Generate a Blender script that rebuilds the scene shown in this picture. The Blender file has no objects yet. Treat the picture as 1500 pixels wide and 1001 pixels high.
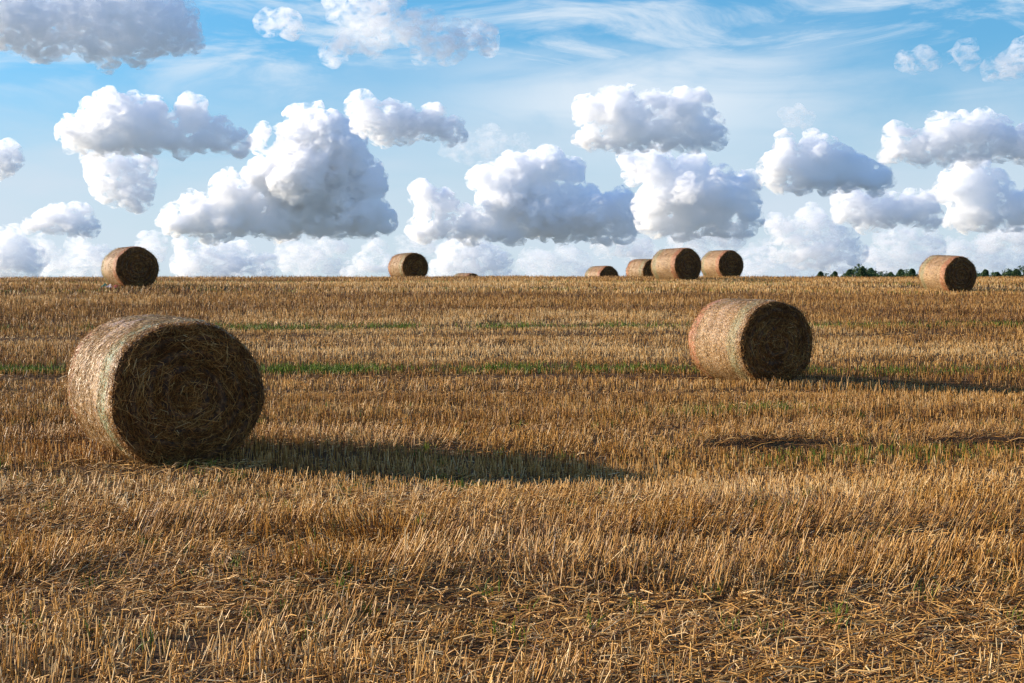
import bpy, bmesh, math, random
import numpy as np
from mathutils import Vector, Matrix

# ------------------------------------------------------------------ camera, sky, sun, exposure
sc = bpy.context.scene
COL = sc.collection
F = 2083.0                      # focal length in photo pixels (1500 wide)
HZ = 445.0                      # true horizon row in the photo
CAMZ = 1.6
cam = bpy.data.cameras.new('camera')
cam_o = bpy.data.objects.new('camera', cam)
COL.objects.link(cam_o)
sc.camera = cam_o
cam.lens = 50
cam.sensor_width = 36
cam.clip_start = 0.05
cam.clip_end = 60000
cam_o.location = (0, 0, CAMZ)
cam_o.rotation_euler = (math.radians(90) - math.atan(55.5 / F), 0, 0)

SUN_EL = math.radians(17.8)
SUN_AZ = math.radians(11)       # how far the sun stands in front of due left
SD = Vector((-math.cos(SUN_AZ) * math.cos(SUN_EL), math.sin(SUN_AZ) * math.cos(SUN_EL), math.sin(SUN_EL)))
world = bpy.data.worlds.new('World')
sc.world = world
world.use_nodes = True


def N(nt, kind, **kw):
    n = nt.nodes.new(kind)
    for k, v in kw.items():
        if k[0] == 'i' and k[1:].isdigit():
            n.inputs[int(k[1:])].default_value = v
        else:
            setattr(n, k, v)
    return n


def math_node(nt, op, a, b=None, c=None, clamp=False):
    n = nt.nodes.new('ShaderNodeMath')
    n.operation = op
    n.use_clamp = clamp
    for i, v in enumerate((a, b, c)):
        if v is None:
            continue
        if isinstance(v, (int, float)):
            n.inputs[i].default_value = v
        else:
            nt.links.new(v, n.inputs[i])
    return n.outputs[0]


def mix_col(nt, fac, a, b, blend='MIX'):
    n = nt.nodes.new('ShaderNodeMix')
    n.data_type = 'RGBA'
    n.blend_type = blend
    n.clamp_factor = True
    for i, v in ((0, fac), (6, a), (7, b)):
        if isinstance(v, (int, float)):
            n.inputs[i].default_value = v
        elif isinstance(v, (tuple, list)):
            n.inputs[i].default_value = (*v[:3], 1.0)
        else:
            nt.links.new(v, n.inputs[i])
    return n.outputs[2]


def smooth(nt, v, lo, hi):
    n = nt.nodes.new('ShaderNodeMapRange')
    n.interpolation_type = 'SMOOTHSTEP'
    nt.links.new(v, n.inputs[0])
    n.inputs[1].default_value = lo
    n.inputs[2].default_value = hi
    return n.outputs[0]


nt = world.node_tree
bg = nt.nodes['Background']
sky = nt.nodes.new('ShaderNodeTexSky')
sky.sky_type = 'NISHITA'
sky.sun_disc = False
sky.sun_elevation = SUN_EL
sky.sun_rotation = math.atan2(SD.x, SD.y)
sky.air_density = 1.0
sky.dust_density = 0.0
sky.ozone_density = 3.5
hsv = N(nt, 'ShaderNodeHueSaturation')
hsv.inputs['Saturation'].default_value = 1.12
# thin high cloud: veils and wisps laid out by direction in the sky (not by the picture)
geo = N(nt, 'ShaderNodeTexCoord')
sep = N(nt, 'ShaderNodeSeparateXYZ')
nt.links.new(geo.outputs['Generated'], sep.inputs[0])
X, Y, Z = sep.outputs
az = math_node(nt, 'ARCTAN2', X, Y)                 # radians, right positive
hor = math_node(nt, 'SQRT', math_node(nt, 'ADD', math_node(nt, 'MULTIPLY', X, X), math_node(nt, 'MULTIPLY', Y, Y)))
el = math_node(nt, 'DIVIDE', Z, math_node(nt, 'MAXIMUM', hor, 0.05))
comb = N(nt, 'ShaderNodeCombineXYZ')
nt.links.new(az, comb.inputs[0])
nt.links.new(el, comb.inputs[1])


def sky_noise(scale, stretch, detail, dist, off=0.0, rot=0.0, rough=0.55):
    mp = N(nt, 'ShaderNodeMapping')
    mp.inputs['Scale'].default_value = (1.0, stretch, 1.0)
    mp.inputs['Rotation'].default_value = (0, 0, rot)
    mp.inputs['Location'].default_value = (off, off * 0.7, off)
    nt.links.new(comb.outputs[0], mp.inputs[0])
    nz = N(nt, 'ShaderNodeTexNoise')
    nz.inputs['Scale'].default_value = scale
    nz.inputs['Detail'].default_value = detail
    nz.inputs['Roughness'].default_value = rough
    nz.inputs['Distortion'].default_value = dist
    nt.links.new(mp.outputs[0], nz.inputs['Vector'])
    return nz.outputs[0]


def hump(v, c, w):
    d = math_node(nt, 'ABSOLUTE', math_node(nt, 'SUBTRACT', v, c))
    n = nt.nodes.new('ShaderNodeMapRange')
    n.interpolation_type = 'SMOOTHSTEP'
    nt.links.new(d, n.inputs[0])
    n.inputs[1].default_value = 0.0
    n.inputs[2].default_value = w
    n.inputs[3].default_value = 1.0
    n.inputs[4].default_value = 0.0
    return n.outputs[0]


mul = lambda *a: a[0] if len(a) == 1 else math_node(nt, 'MULTIPLY', a[0], mul(*a[1:]))
# thicker, bluer air low down
low = N(nt, 'ShaderNodeMapRange'); nt.links.new(el, low.inputs[0]); low.inputs[1].default_value = 0.0; low.inputs[2].default_value = 0.24
air = mix_col(nt, low.outputs[0], (0.50, 0.60, 0.74), (0.84, 1.06, 1.06))
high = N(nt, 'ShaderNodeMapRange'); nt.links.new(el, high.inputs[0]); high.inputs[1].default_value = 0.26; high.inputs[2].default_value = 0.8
air = mix_col(nt, high.outputs[0], air, (0.84, 1.28, 1.75))  # upper sky, out of view, brightened and blued to fill cloud and field shade
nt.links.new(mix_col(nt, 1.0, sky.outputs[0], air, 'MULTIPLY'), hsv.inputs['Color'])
# broad milky veil in the lower half of the sky, its top edge uneven
n1 = sky_noise(5.0, 3.5, 6, 0.6, 3.1)
edge = math_node(nt, 'ADD', el, math_node(nt, 'MULTIPLY', math_node(nt, 'SUBTRACT', n1, 0.5), 0.12))
inv = N(nt, 'ShaderNodeMapRange', interpolation_type='SMOOTHSTEP')
nt.links.new(edge, inv.inputs[0])
inv.inputs[1].default_value = 0.19
inv.inputs[2].default_value = 0.05
veil = math_node(nt, 'MULTIPLY', inv.outputs[0], math_node(nt, 'ADD', 0.58, math_node(nt, 'MULTIPLY', sky_noise(7, 4, 5, 0.4, 9.0), 0.55)))
# brighter veil right of the middle
v2 = mul(hump(math_node(nt, 'ADD', az, math_node(nt, 'MULTIPLY', n1, 0.15)), 0.16, 0.21),
         hump(math_node(nt, 'ADD', edge, 0.0), 0.140, 0.062), smooth(nt, sky_noise(9, 2.5, 6, 1.0, 5.0), 0.15, 0.55), 0.95)
# fine wisps high up
w1 = mul(smooth(nt, sky_noise(7, 4.0, 9, 0.9, 1.7, 0.25, 0.62), 0.43, 0.68), smooth(nt, el, 0.12, 0.18), 0.80)
thin = math_node(nt, 'MAXIMUM', v2, w1)
# the same veil goes on over the rest of the sky; under the horizon there is none
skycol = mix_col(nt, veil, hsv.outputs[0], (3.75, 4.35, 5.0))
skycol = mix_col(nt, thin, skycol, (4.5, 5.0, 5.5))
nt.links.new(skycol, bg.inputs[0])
bg.inputs[1].default_value = 0.105

sun = bpy.data.lights.new('sun', 'SUN')
sun.energy = 5.0
sun.angle = math.radians(0.5)
sun.color = (1.0, 0.85, 0.65)
sun_o = bpy.data.objects.new('sun', sun)
COL.objects.link(sun_o)
sun_o.rotation_euler = SD.to_track_quat('Z', 'Y').to_euler()
sc.view_settings.view_transform = 'Standard'
sc.view_settings.look = 'None'
sc.view_settings.exposure = 0.75
sc.view_settings.gamma = 1
sc.render.engine = 'CYCLES'
sc.cycles.use_denoising = True
sc.cycles.max_bounces = 56
sc.cycles.volume_bounces = 52
sc.cycles.diffuse_bounces = 4
sc.cycles.glossy_bounces = 3
sc.cycles.transmission_bounces = 4
sc.cycles.transparent_max_bounces = 24

# ------------------------------------------------------------------ helpers
def tag(o, label=None, cat=None, group=None, kind=None):
    if label: o['label'] = label
    if cat: o['category'] = cat
    if group: o['group'] = group
    if kind: o['kind'] = kind
    return o


def link(o, parent=None):
    COL.objects.link(o)
    if parent is not None:
        o.parent = parent
    return o


def vnoise(x, y, seed=0):
    """value noise 0..1 on numpy arrays"""
    xi = np.floor(x).astype(np.int64); yi = np.floor(y).astype(np.int64)
    fx = x - xi; fy = y - yi
    fx = fx * fx * (3 - 2 * fx); fy = fy * fy * (3 - 2 * fy)

    def h(a, b):
        n = (a * 374761393 + b * 668265263 + seed * 1442695041) & 0xffffffff
        n = ((n ^ (n >> 13)) * 1274126177) & 0xffffffff
        return ((n ^ (n >> 16)) & 0xffff) / 65535.0
    return (h(xi, yi) * (1 - fx) + h(xi + 1, yi) * fx) * (1 - fy) + (h(xi, yi + 1) * (1 - fx) + h(xi + 1, yi + 1) * fx) * fy


def fbm(x, y, seed=0, octs=4):
    s = 0.0; a = 0.5; t = 0.0
    for i in range(octs):
        s = s + a * vnoise(x * 2 ** i, y * 2 ** i, seed + i * 17); t += a; a *= 0.5
    return s / t


def sstep(lo, hi, v):
    t = np.clip((v - lo) / (hi - lo), 0, 1)
    return t * t * (3 - 2 * t)


def fast_mesh(name, V, loops, starts, totals, attrs=None, smooth_faces=False):
    me = bpy.data.meshes.new(name)
    me.vertices.add(len(V))
    me.vertices.foreach_set('co', np.ascontiguousarray(V, dtype=np.float32).ravel())
    me.loops.add(len(loops))
    me.loops.foreach_set('vertex_index', np.ascontiguousarray(loops, dtype=np.int32))
    me.polygons.add(len(starts))
    me.polygons.foreach_set('loop_start', np.ascontiguousarray(starts, dtype=np.int32))
    me.polygons.foreach_set('loop_total', np.ascontiguousarray(totals, dtype=np.int32))
    if smooth_faces:
        me.polygons.foreach_set('use_smooth', np.ones(len(starts), dtype=bool))
    for k, v in (attrs or {}).items():
        a = me.attributes.new(k, 'FLOAT', 'POINT')
        a.data.foreach_set('value', np.ascontiguousarray(v, dtype=np.float32))
    me.update(calc_edges=True)
    return me


def quads_mesh(name, V, Q, attrs=None, smooth_faces=False):
    Q = np.asarray(Q)
    k = Q.shape[1]
    return fast_mesh(name, V, Q.ravel(), np.arange(len(Q)) * k, np.full(len(Q), k), attrs, smooth_faces)


def tubes(P, R, rng, sides=3):
    """P (n,k,3) poly-lines, R (n,k) radii -> verts, quads, index of the tube each vertex belongs to, 0..1 along"""
    n, k, _ = P.shape
    d = P[:, -1] - P[:, 0]
    d = d / (np.linalg.norm(d, axis=1, keepdims=True) + 1e-9)
    ref = rng.normal(size=(n, 3))
    u = np.cross(d, ref); u /= np.linalg.norm(u, axis=1, keepdims=True) + 1e-9
    w = np.cross(d, u)
    ang = np.arange(sides) * 2 * math.pi / sides
    ring = u[:, None, :] * np.cos(ang)[None, :, None] + w[:, None, :] * np.sin(ang)[None, :, None]   # n,s,3
    V = P[:, :, None, :] + ring[:, None, :, :] * R[:, :, None, None]
    V = V.reshape(-1, 3)
    base = (np.arange(n) * k * sides)[:, None, None]
    kk = (np.arange(k - 1) * sides)[None, :, None]
    s = np.arange(sides)[None, None, :]
    s2 = (s + 1) % sides
    Q = np.stack([base + kk + s, base + kk + s2, base + kk + sides + s2, base + kk + sides + s], -1).reshape(-1, 4)
    idx = np.repeat(np.arange(n), k * sides)
    along = np.tile(np.repeat(np.linspace(0, 1, k), sides), n)
    return V, Q, idx, along


def new_mat(name):
    m = bpy.data.materials.new(name)
    m.use_nodes = True
    m.node_tree.nodes.clear()
    return m, m.node_tree


def ramp(nt, src, stops):
    r = nt.nodes.new('ShaderNodeValToRGB')
    while len(r.color_ramp.elements) > 1:
        r.color_ramp.elements.remove(r.color_ramp.elements[-1])
    r.color_ramp.elements[0].position = stops[0][0]
    r.color_ramp.elements[0].color = (*stops[0][1], 1)
    for p, c in stops[1:]:
        e = r.color_ramp.elements.new(p)
        e.color = (*c, 1)
    nt.links.new(src, r.inputs[0])
    return r.outputs[0]


def straw_material(name, stops, dark_base=0.55, transl=0.25, rough=0.45, spec=0.3):
    m, nt = new_mat(name)
    out = N(nt, 'ShaderNodeOutputMaterial')
    at = N(nt, 'ShaderNodeAttribute', attribute_name='tone')
    al = N(nt, 'ShaderNodeAttribute', attribute_name='along')
    c = ramp(nt, at.outputs['Fac'], stops)
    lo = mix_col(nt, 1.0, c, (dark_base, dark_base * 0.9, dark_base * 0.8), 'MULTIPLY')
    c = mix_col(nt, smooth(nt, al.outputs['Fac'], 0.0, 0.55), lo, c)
    b = N(nt, 'ShaderNodeBsdfPrincipled')
    b.inputs['Roughness'].default_value = rough
    b.inputs['Specular IOR Level'].default_value = spec
    nt.links.new(c, b.inputs['Base Color'])
    t = N(nt, 'ShaderNodeBsdfTranslucent')
    nt.links.new(c, t.inputs['Color'])
    mx = N(nt, 'ShaderNodeMixShader')
    mx.inputs[0].default_value = transl
    nt.links.new(b.outputs[0], mx.inputs[1])
    nt.links.new(t.outputs[0], mx.inputs[2])
    nt.links.new(mx.outputs[0], out.inputs['Surface'])
    return m


# ------------------------------------------------------------------ the ground
PD = np.array([-50, 0, 8, 14, 19, 24, 27, 30, 35, 40, 44, 48, 53, 58, 61, 66, 70, 74, 78, 84, 89, 100, 115, 150, 250, 600, 6000.0])
PZ = np.array([0, 0, 0, 0.0, 0.10, 0.26, 0.40, 0.62, 1.02, 1.44, 1.78, 2.08, 2.24, 2.42, 2.55, 2.70, 2.80, 2.86, 2.84, 2.68, 2.5, 2.15, 1.8, 1.3, 0.5, 0.0, 0.0])
_fd = np.linspace(-50, 300, 3501)
_fz = np.interp(_fd, PD, PZ)
_k = np.exp(-0.5 * (np.arange(-40, 41) / 16.0) ** 2); _k /= _k.sum()
_fzs = np.convolve(np.pad(_fz, 40, mode='edge'), _k, 'valid')


def gz(x, y):
    x = np.asarray(x, dtype=float); y = np.asarray(y, dtype=float)
    b = np.where(y < 290, np.interp(y, _fd, _fzs), np.interp(y, PD, PZ))
    near = sstep(150, 90, np.abs(y))
    b = b + near * ((vnoise(x * 0.11 + 5, y * 0.09, 3) - 0.5) * 0.05 + (vnoise(x * 0.9, y * 0.9, 5) - 0.5) * 0.03)
    b = b - 0.11 * np.exp(-((x - 0.6) / 2.6) ** 2 - ((y - 13.6) / 1.7) ** 2)  # hollow added so the near bale's shadow falls lower
    b = b - 0.20 * np.exp(-((x - 16.5) / 7.0) ** 2 - ((y - 50.5) / 6.0) ** 2)
    b = b - 0.20 * np.exp(-((x - 8.2) / 2.8) ** 2 - ((y - 23.6) / 2.2) ** 2)  # hollow added to bring down the shadow of the right-hand bale
    # wheel ruts, and two low ridges of pressed straw on the right
    r = y - 0.035 * x + (vnoise(x * 0.05, y * 0.05, 21) - 0.5) * 1.2
    for c in (14.5, 19.0, 26.2, 34.4):
        b = b - 0.035 * np.exp(-((r - c) / 0.35) ** 2)
    on = np.maximum(sstep(1.6, 2.6, x) * sstep(4.2, 3.0, x), sstep(4.2, 5.2, x))
    b = b + on * (0.07 * np.exp(-((r - 16.1) / 0.22) ** 2) - 0.10 * np.exp(-((r - 15.55) / 0.25) ** 2))
    b = b + near * 0.05 * (vnoise(r * 1.3, x * 0.25, 23) - 0.5) + near * 0.05 * (fbm(x * 0.8 + 3, y * 1.4, 25, 2) - .5) * (y < 20)
    # the crest runs a touch lower on the left
    b = b - sstep(0, -30, x) * sstep(45, 80, y) * 0.06
    return b


def axis_samples(fine_lo, fine_hi, step, lo, hi):
    a = list(np.arange(fine_lo, fine_hi + 1e-6, step))
    s = step
    while a[-1] < hi:
        s *= 1.25; a.append(a[-1] + s)
    s = step
    while a[0] > lo:
        s *= 1.25; a.insert(0, a[0] - s)
    return np.array(a)


xs = axis_samples(-36, 36, 0.3, -9000, 9000)
ys = axis_samples(2, 110, 0.3, -9000, 12000)
GX, GY = np.meshgrid(xs, ys)
GZ = gz(GX, GY) + (fbm(GX * 4, GY * 4, 9, 3) - 0.5) * 0.03 * (GY < 40) * (GY > 0)
nx, ny = len(xs), len(ys)
ii = (np.arange(ny - 1)[:, None] * nx + np.arange(nx - 1)[None, :]).ravel()
gm = quads_mesh('field_ground', np.stack([GX, GY, GZ], -1).reshape(-1, 3), np.stack([ii, ii + 1, ii + nx + 1, ii + nx], -1), smooth_faces=True)
m, nt_ = new_mat('soil_and_chaff')
out = N(nt_, 'ShaderNodeOutputMaterial')
b = N(nt_, 'ShaderNodeBsdfPrincipled')
b.inputs['Roughness'].default_value = 0.95
b.inputs['Specular IOR Level'].default_value = 0.1
tc = N(nt_, 'ShaderNodeNewGeometry')
na = N(nt_, 'ShaderNodeTexNoise'); na.inputs['Scale'].default_value = 3.0; na.inputs['Detail'].default_value = 6
nb = N(nt_, 'ShaderNodeTexNoise'); nb.inputs['Scale'].default_value = 45.0; nb.inputs['Detail'].default_value = 4
mp = N(nt_, 'ShaderNodeMapping'); mp.inputs['Scale'].default_value = (0.35, 1.2, 1.0)
nt_.links.new(tc.outputs['Position'], mp.inputs[0])
nt_.links.new(mp.outputs[0], na.inputs['Vector'])
nt_.links.new(tc.outputs['Position'], nb.inputs['Vector'])
soil = ramp(nt_, nb.outputs[0], [(0.35, (0.022, 0.011, 0.005)), (0.5, (0.060, 0.030, 0.012)), (0.62, (0.17, 0.09, 0.032))])
chaff = ramp(nt_, nb.outputs[0], [(0.35, (0.040, 0.019, 0.007)), (0.55, (0.13, 0.065, 0.022)), (0.7, (0.30, 0.165, 0.06))])
ln = N(nt_, 'ShaderNodeVectorMath', operation='LENGTH'); nt_.links.new(tc.outputs['Position'], ln.inputs[0])
near_c = mix_col(nt_, smooth(nt_, na.outputs[0], 0.42, 0.62), soil, chaff)
# past the stubble field: unseen land, neutral grey to bounce light onto clouds
nt_.links.new(mix_col(nt_, smooth(nt_, ln.outputs['Value'], 160, 260), near_c, (0.15, 0.17, 0.16)), b.inputs['Base Color'])
bp = N(nt_, 'ShaderNodeBump'); bp.inputs['Distance'].default_value = 0.03; bp.inputs['Strength'].default_value = 0.8
nt_.links.new(nb.outputs[0], bp.inputs['Height'])
nt_.links.new(bp.outputs[0], b.inputs['Normal'])
nt_.links.new(b.outputs[0], out.inputs['Surface'])
gm.materials.append(m)
ground = link(bpy.data.objects.new('ground', gm))
tag(ground, 'brown stubble field soil rising to a low crest', 'ground', kind='structure')

# ------------------------------------------------------------------ bales: where they stand
# x, y, turn (axis direction of the visible end, degrees right of straight at the camera), size, variant, label
def spot(px, d):
    return (px - 750) / F * d


BALES = [
    # px of the middle, distance of the middle, axis turn, scale, stripe order, label
    (238, 14.45, 32, 1.045, 'green_front', 'largest straw bale, nearest the camera, green stripe beside its dark end'),
    (1098, 24.6, 27, 1.03, 'green_front', 'straw bale halfway up the field on the right, green stripe beside its dark end'),
    (191, 49.3, 34, 1.03, 'red_front', 'straw bale on the left skyline with torn green and red net at its foot'),
    (598, 76.5, 33, 1.07, 'green_front', 'straw bale standing alone on the skyline left of centre'),
    (683, 97.5, 38, 1.07, 'red_front', 'straw bale almost hidden behind the crest, only its top showing'),
    (881, 88.5, 34, 1.03, 'red_front', 'half sunken straw bale behind the crest, leftmost of the group of four'),
    (944, 82, 34, 1.03, 'green_front', 'straw bale partly hidden behind the biggest bale of the group on the crest'),
    (990, 61.4, 35, 1.04, 'red_front', 'biggest straw bale of the group on the crest, red stripe by its end'),
    (1057, 71.5, 28, 1.04, 'red_front', 'straw bale at the right end of the group on the crest'),
    (1387, 51.5, 22, 0.97, 'red_front', 'straw bale on the right skyline in front of the distant trees, tilted net edge'),
]
BR, BL = 0.71, 1.48           # radius and length of a bale

# ------------------------------------------------------------------ stubble
rng = np.random.RandomState(7)


def row_coord(x, y):
    return y - 0.035 * x + (vnoise(x * 0.05, y * 0.05, 21) - 0.5) * 1.2 + (vnoise(x * 0.22, y * 0.12, 22) - 0.5) * 0.7 * sstep(30, 14, y)


GREEN_ROWS = [(34.4, 0.50, 0.55), (26.2, 0.65, 1.2), (19.3, 0.60, 1.0), (14.7, 0.6, 1.4), (46.5, 0.5, 0.35), (56.0, 0.6, 0.35)]


def near_bale(x, y):
    """1 just in front of and beside the near bale, where the stubble is pressed down"""
    bx = spot(BALES[0][0], BALES[0][1])
    return sstep(1.0, 0.6, np.hypot((x - bx - 0.35) / 1.1, (y - BALES[0][1] + 1.15) / 0.72))


def zones(x, y):
    """green, lodged, bare, warm, trampled: all 0..1"""
    r = row_coord(x, y)
    g = np.zeros_like(x)
    for c, w, s in GREEN_ROWS:
        k = sstep(w, w * 0.3, np.abs(r - c))
        if c == 19.3: k = k * sstep(0.5, 2, x) * sstep(5.0, 3.0, x)
        if c == 14.7: k = k * sstep(2.0, 3.2, x) * sstep(5.6, 4.6, x)
        if c == 26.2: k = k * (0.35 + 0.65 * sstep(-5.2, -4.0, x) * sstep(6.0, 2.5, x) + 0.4 * sstep(-6.5, -8, x))
        g = np.maximum(g, k * s * np.clip(1.7 * fbm(x * 0.6, y * 1.1, 33, 3) - 0.30, 0, 1.2))
    tr = sstep(0.45, 0.15, np.abs(r - 15.6)) * np.maximum(sstep(1.6, 2.4, x) * sstep(4.0, 3.0, x), sstep(4.2, 5.0, x))
    n1 = fbm(x * 0.75, y * 1.2, 41, 3)
    n2 = fbm(x * 0.45 + 0.1 * y, y * 1.1, 43, 3)
    band = vnoise(r * 0.8, x * 0.05, 47)
    lod = sstep(0.42, 0.70, 0.50 * n1 + 0.50 * band) * (0.35 + 0.65 * sstep(24, 15, y))
    lod = np.maximum(lod * sstep(60, 40, y), tr)
    near = sstep(15, 9.5, y)
    bare = sstep(0.55, 0.68, n2) * near * 0.75
    bare = np.maximum(bare, sstep(0.52, 0.68, fbm(x * 0.30 + 7, y * 0.55 + 0.1 * x, 45, 3)) * near * 0.65)
    bare = np.maximum(bare, sstep(7.9, 6.9, y - 0.22 * (x - 1.0) + 1.6 * (n1 - .5)) * sstep(-0.5, 1.5, x) * 0.8)
    # wheel lines: thin, lower stubble between the passes further off
    wl = sstep(0.58, 0.74, vnoise(r * 0.9 + 11, x * 0.03, 59)) * sstep(11, 16, y) * (0.5 + 0.5 * vnoise(x * 0.25, r * 0.6, 60))
    bare = np.maximum(bare, wl)
    bare = np.maximum(bare, near_bale(x, y) * 0.75)
    warm = sstep(0.32, 0.62, vnoise(r * 0.36 + 3.7, x * 0.05, 53) * 0.62 + 0.38 * n1)
    return g, lod, bare, warm, tr


def scatter(d0, d1, dens):
    half = lambda d: 0.40 * d + 1.2
    area_max = (half(d1)) * 2 * (d1 - d0)
    n = int(area_max * dens)
    y = rng.uniform(d0, d1, n); x = rng.uniform(-half(d1), half(d1), n)
    k = np.abs(x) < half(y)
    return x[k], y[k]


def off_bales(x, y):
    k = np.ones(len(x), bool)
    for px, d, turn, s, _, _ in BALES:
        bx = spot(px, d); a = math.radians(turn)
        ax, ay = math.sin(a), -math.cos(a)
        u = (x - bx) * ax + (y - d) * ay; v = -(x - bx) * ay + (y - d) * ax
        k &= ~((np.abs(u) < BL * s * 0.48) & (np.abs(v) < 0.42 * s))
    return k


def stubble(d0, d1, dens, rad, hmul=1.0, row=0.18):
    x, y = scatter(d0, d1, dens)
    # drilled rows: stalks gather on lines a hand apart
    r = row_coord(x, y)
    rr = np.round(r / row) * row
    y = y + (rr - r) * 0.85 + rng.normal(size=len(x)) * 0.012
    g, lod, bare, warm, tr = zones(x, y)
    keep = rng.uniform(size=len(x)) > np.clip(bare * 0.85 + g * 0.75, 0, 0.93)
    keep &= rng.uniform(size=len(x)) < -0.35 + 2.3 * fbm(x * 2.1, y * 3.0, 61, 3)
    keep &= off_bales(x, y)
    x, y, g, lod, bare, warm, tr = [a[keep] for a in (x, y, g, lod, bare, warm, tr)]
    n = len(x)
    h = (0.122 + 0.026 * rng.normal(size=n)) * hmul * (0.86 + 0.26 * warm) * (0.62 + 0.72 * vnoise(row_coord(x, y) * 1.25 + 5, x * 0.06, 63)) * (1 - 0.35 * bare) * (1 - 0.35 * g) * (1 - 0.45 * near_bale(x, y)) * (0.88 + 0.24 * fbm(x * 0.6, y * 0.6, 71, 2))
    h = np.clip(h, 0.05, 0.30)
    h = np.where(rng.uniform(size=n) < 0.22, h * rng.uniform(0.4, 0.85, n), h)
    lean = np.abs(rng.normal(size=n)) * (0.17 + 0.20 * lod) + 0.33 * lod * rng.uniform(0.5, 1.2, n) + tr * 0.9
    lean = np.clip(lean, 0, 1.35)
    wild = rng.uniform(size=n) < 0.06 + 0.25 * bare
    lean = np.where(wild, rng.uniform(0.3, 1.3, n), lean)
    azm = math.radians(12) + rng.normal(size=n) * (0.6 + 1.6 * (1 - lod)) + (fbm(x * 0.9, y * 0.9, 77, 2) - .5) * 6.0
    azm = np.where(wild, rng.uniform(0, 6.283, n), azm)
    L = h * (1 + 0.35 * lod)
    dx = np.cos(azm) * np.sin(lean) * L; dy = np.sin(azm) * np.sin(lean) * L; dz = np.cos(lean) * L
    z = gz(x, y)
    P = np.zeros((n, 2, 3))
    P[:, 0] = np.stack([x, y, z - 0.01], -1)
    P[:, 1] = np.stack([x + dx, y + dy, z + dz], -1)
    r0 = rad * rng.uniform(0.7, 1.25, n)
    R = np.stack([r0, r0 * 0.85], -1)
    V, Q, idx, al = tubes(P, R, rng)
    tone = np.clip(0.46 + 0.24 * rng.normal(size=n) - (0.30 + 0.20 * sstep(18, 26, y)) * (warm - 0.5) + 0.30 * (vnoise(row_coord(x, y) * 1.6, x * 0.08, 89) - .5) + 0.10 * lod + 0.35 * (fbm(x * 0.5, y * 1.4, 87, 3) - .5) - 0.38 * tr, 0, 1)  # trampled strips toned darker to stand in for the ridges' shadow
    return V, Q, tone[idx], al


def merge(parts):
    V = []; Q = []; T = []; A = []; n = 0
    for v, q, t, a in parts:
        V.append(v); Q.append(q + n); T.append(t); A.append(a); n += len(v)
    return np.concatenate(V), np.concatenate(Q), np.concatenate(T), np.concatenate(A)


STRAW = [(0.0, (0.10, 0.034, 0.005)), (0.25, (0.41, 0.185, 0.034)), (0.55, (0.70, 0.385, 0.096)), (1.0, (0.92, 0.68, 0.34))]
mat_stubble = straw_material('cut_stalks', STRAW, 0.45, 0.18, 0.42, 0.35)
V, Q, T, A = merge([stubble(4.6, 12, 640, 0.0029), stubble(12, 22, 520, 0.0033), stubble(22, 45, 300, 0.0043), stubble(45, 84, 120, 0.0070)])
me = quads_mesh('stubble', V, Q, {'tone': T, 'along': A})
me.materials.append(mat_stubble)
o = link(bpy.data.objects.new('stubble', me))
tag(o, 'golden cut stubble standing in rows over the whole field', 'stubble', kind='stuff')
print('stubble verts', len(V))


# ------------------------------------------------------------------ loose straw lying on the soil
def litter(d0, d1, dens, rad):
    x, y = scatter(d0, d1, dens)
    g, lod, bare, warm, tr = zones(x, y)
    keep = rng.uniform(size=len(x)) < -0.15 + 0.75 * fbm(x * 1.3, y * 1.9, 67, 3) + 0.75 * bare + 0.4 * tr + 0.15 * lod
    keep &= off_bales(x, y)
    x, y, bare, tr = x[keep], y[keep], bare[keep], tr[keep]
    n = len(x)
    L = rng.uniform(0.03, 0.17, n) * (1 + tr)
    a = rng.normal(size=n) * 0.9 + 0.25
    a = np.where(rng.uniform(size=n) < 0.4, rng.uniform(0, 6.28, n), a)
    e = np.abs(rng.normal(size=n)) * 0.22
    z = gz(x, y) + 0.008 + np.abs(rng.normal(size=n)) * 0.022
    d = np.stack([np.cos(a) * np.cos(e), np.sin(a) * np.cos(e), np.sin(e)], -1) * L[:, None]
    p0 = np.stack([x, y, z], -1)
    bend = rng.normal(size=(n, 3)) * np.array([0.12, 0.12, 0.06]) * L[:, None]
    bend[:, 2] = np.abs(bend[:, 2])
    P = np.stack([p0, p0 + d * 0.5 + bend, p0 + d], 1)
    r0 = rad * rng.uniform(0.45, 1.35, n)
    V, Q, idx, al = tubes(P, np.stack([r0, r0, r0 * rng.uniform(0.4, 1, n)], -1), rng)
    tone = np.clip(0.42 + 0.27 * rng.normal(size=n) - 0.35 * tr, 0, 1)  # loose straw on the trampled strips gets the same painted ridge shade
    return V, Q, tone[idx], np.ones(len(V))


V, Q, T, A = merge([litter(4.6, 12, 1000, 0.0030), litter(12, 22, 300, 0.0035), litter(22, 40, 70, 0.005)])
me = quads_mesh('loose_straw', V, Q, {'tone': T, 'along': A})
me.materials.append(mat_stubble)
o = link(bpy.data.objects.new('loose_straw', me))
tag(o, 'short loose straw lying flat on the soil between the stubble', 'straw', kind='stuff')


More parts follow.
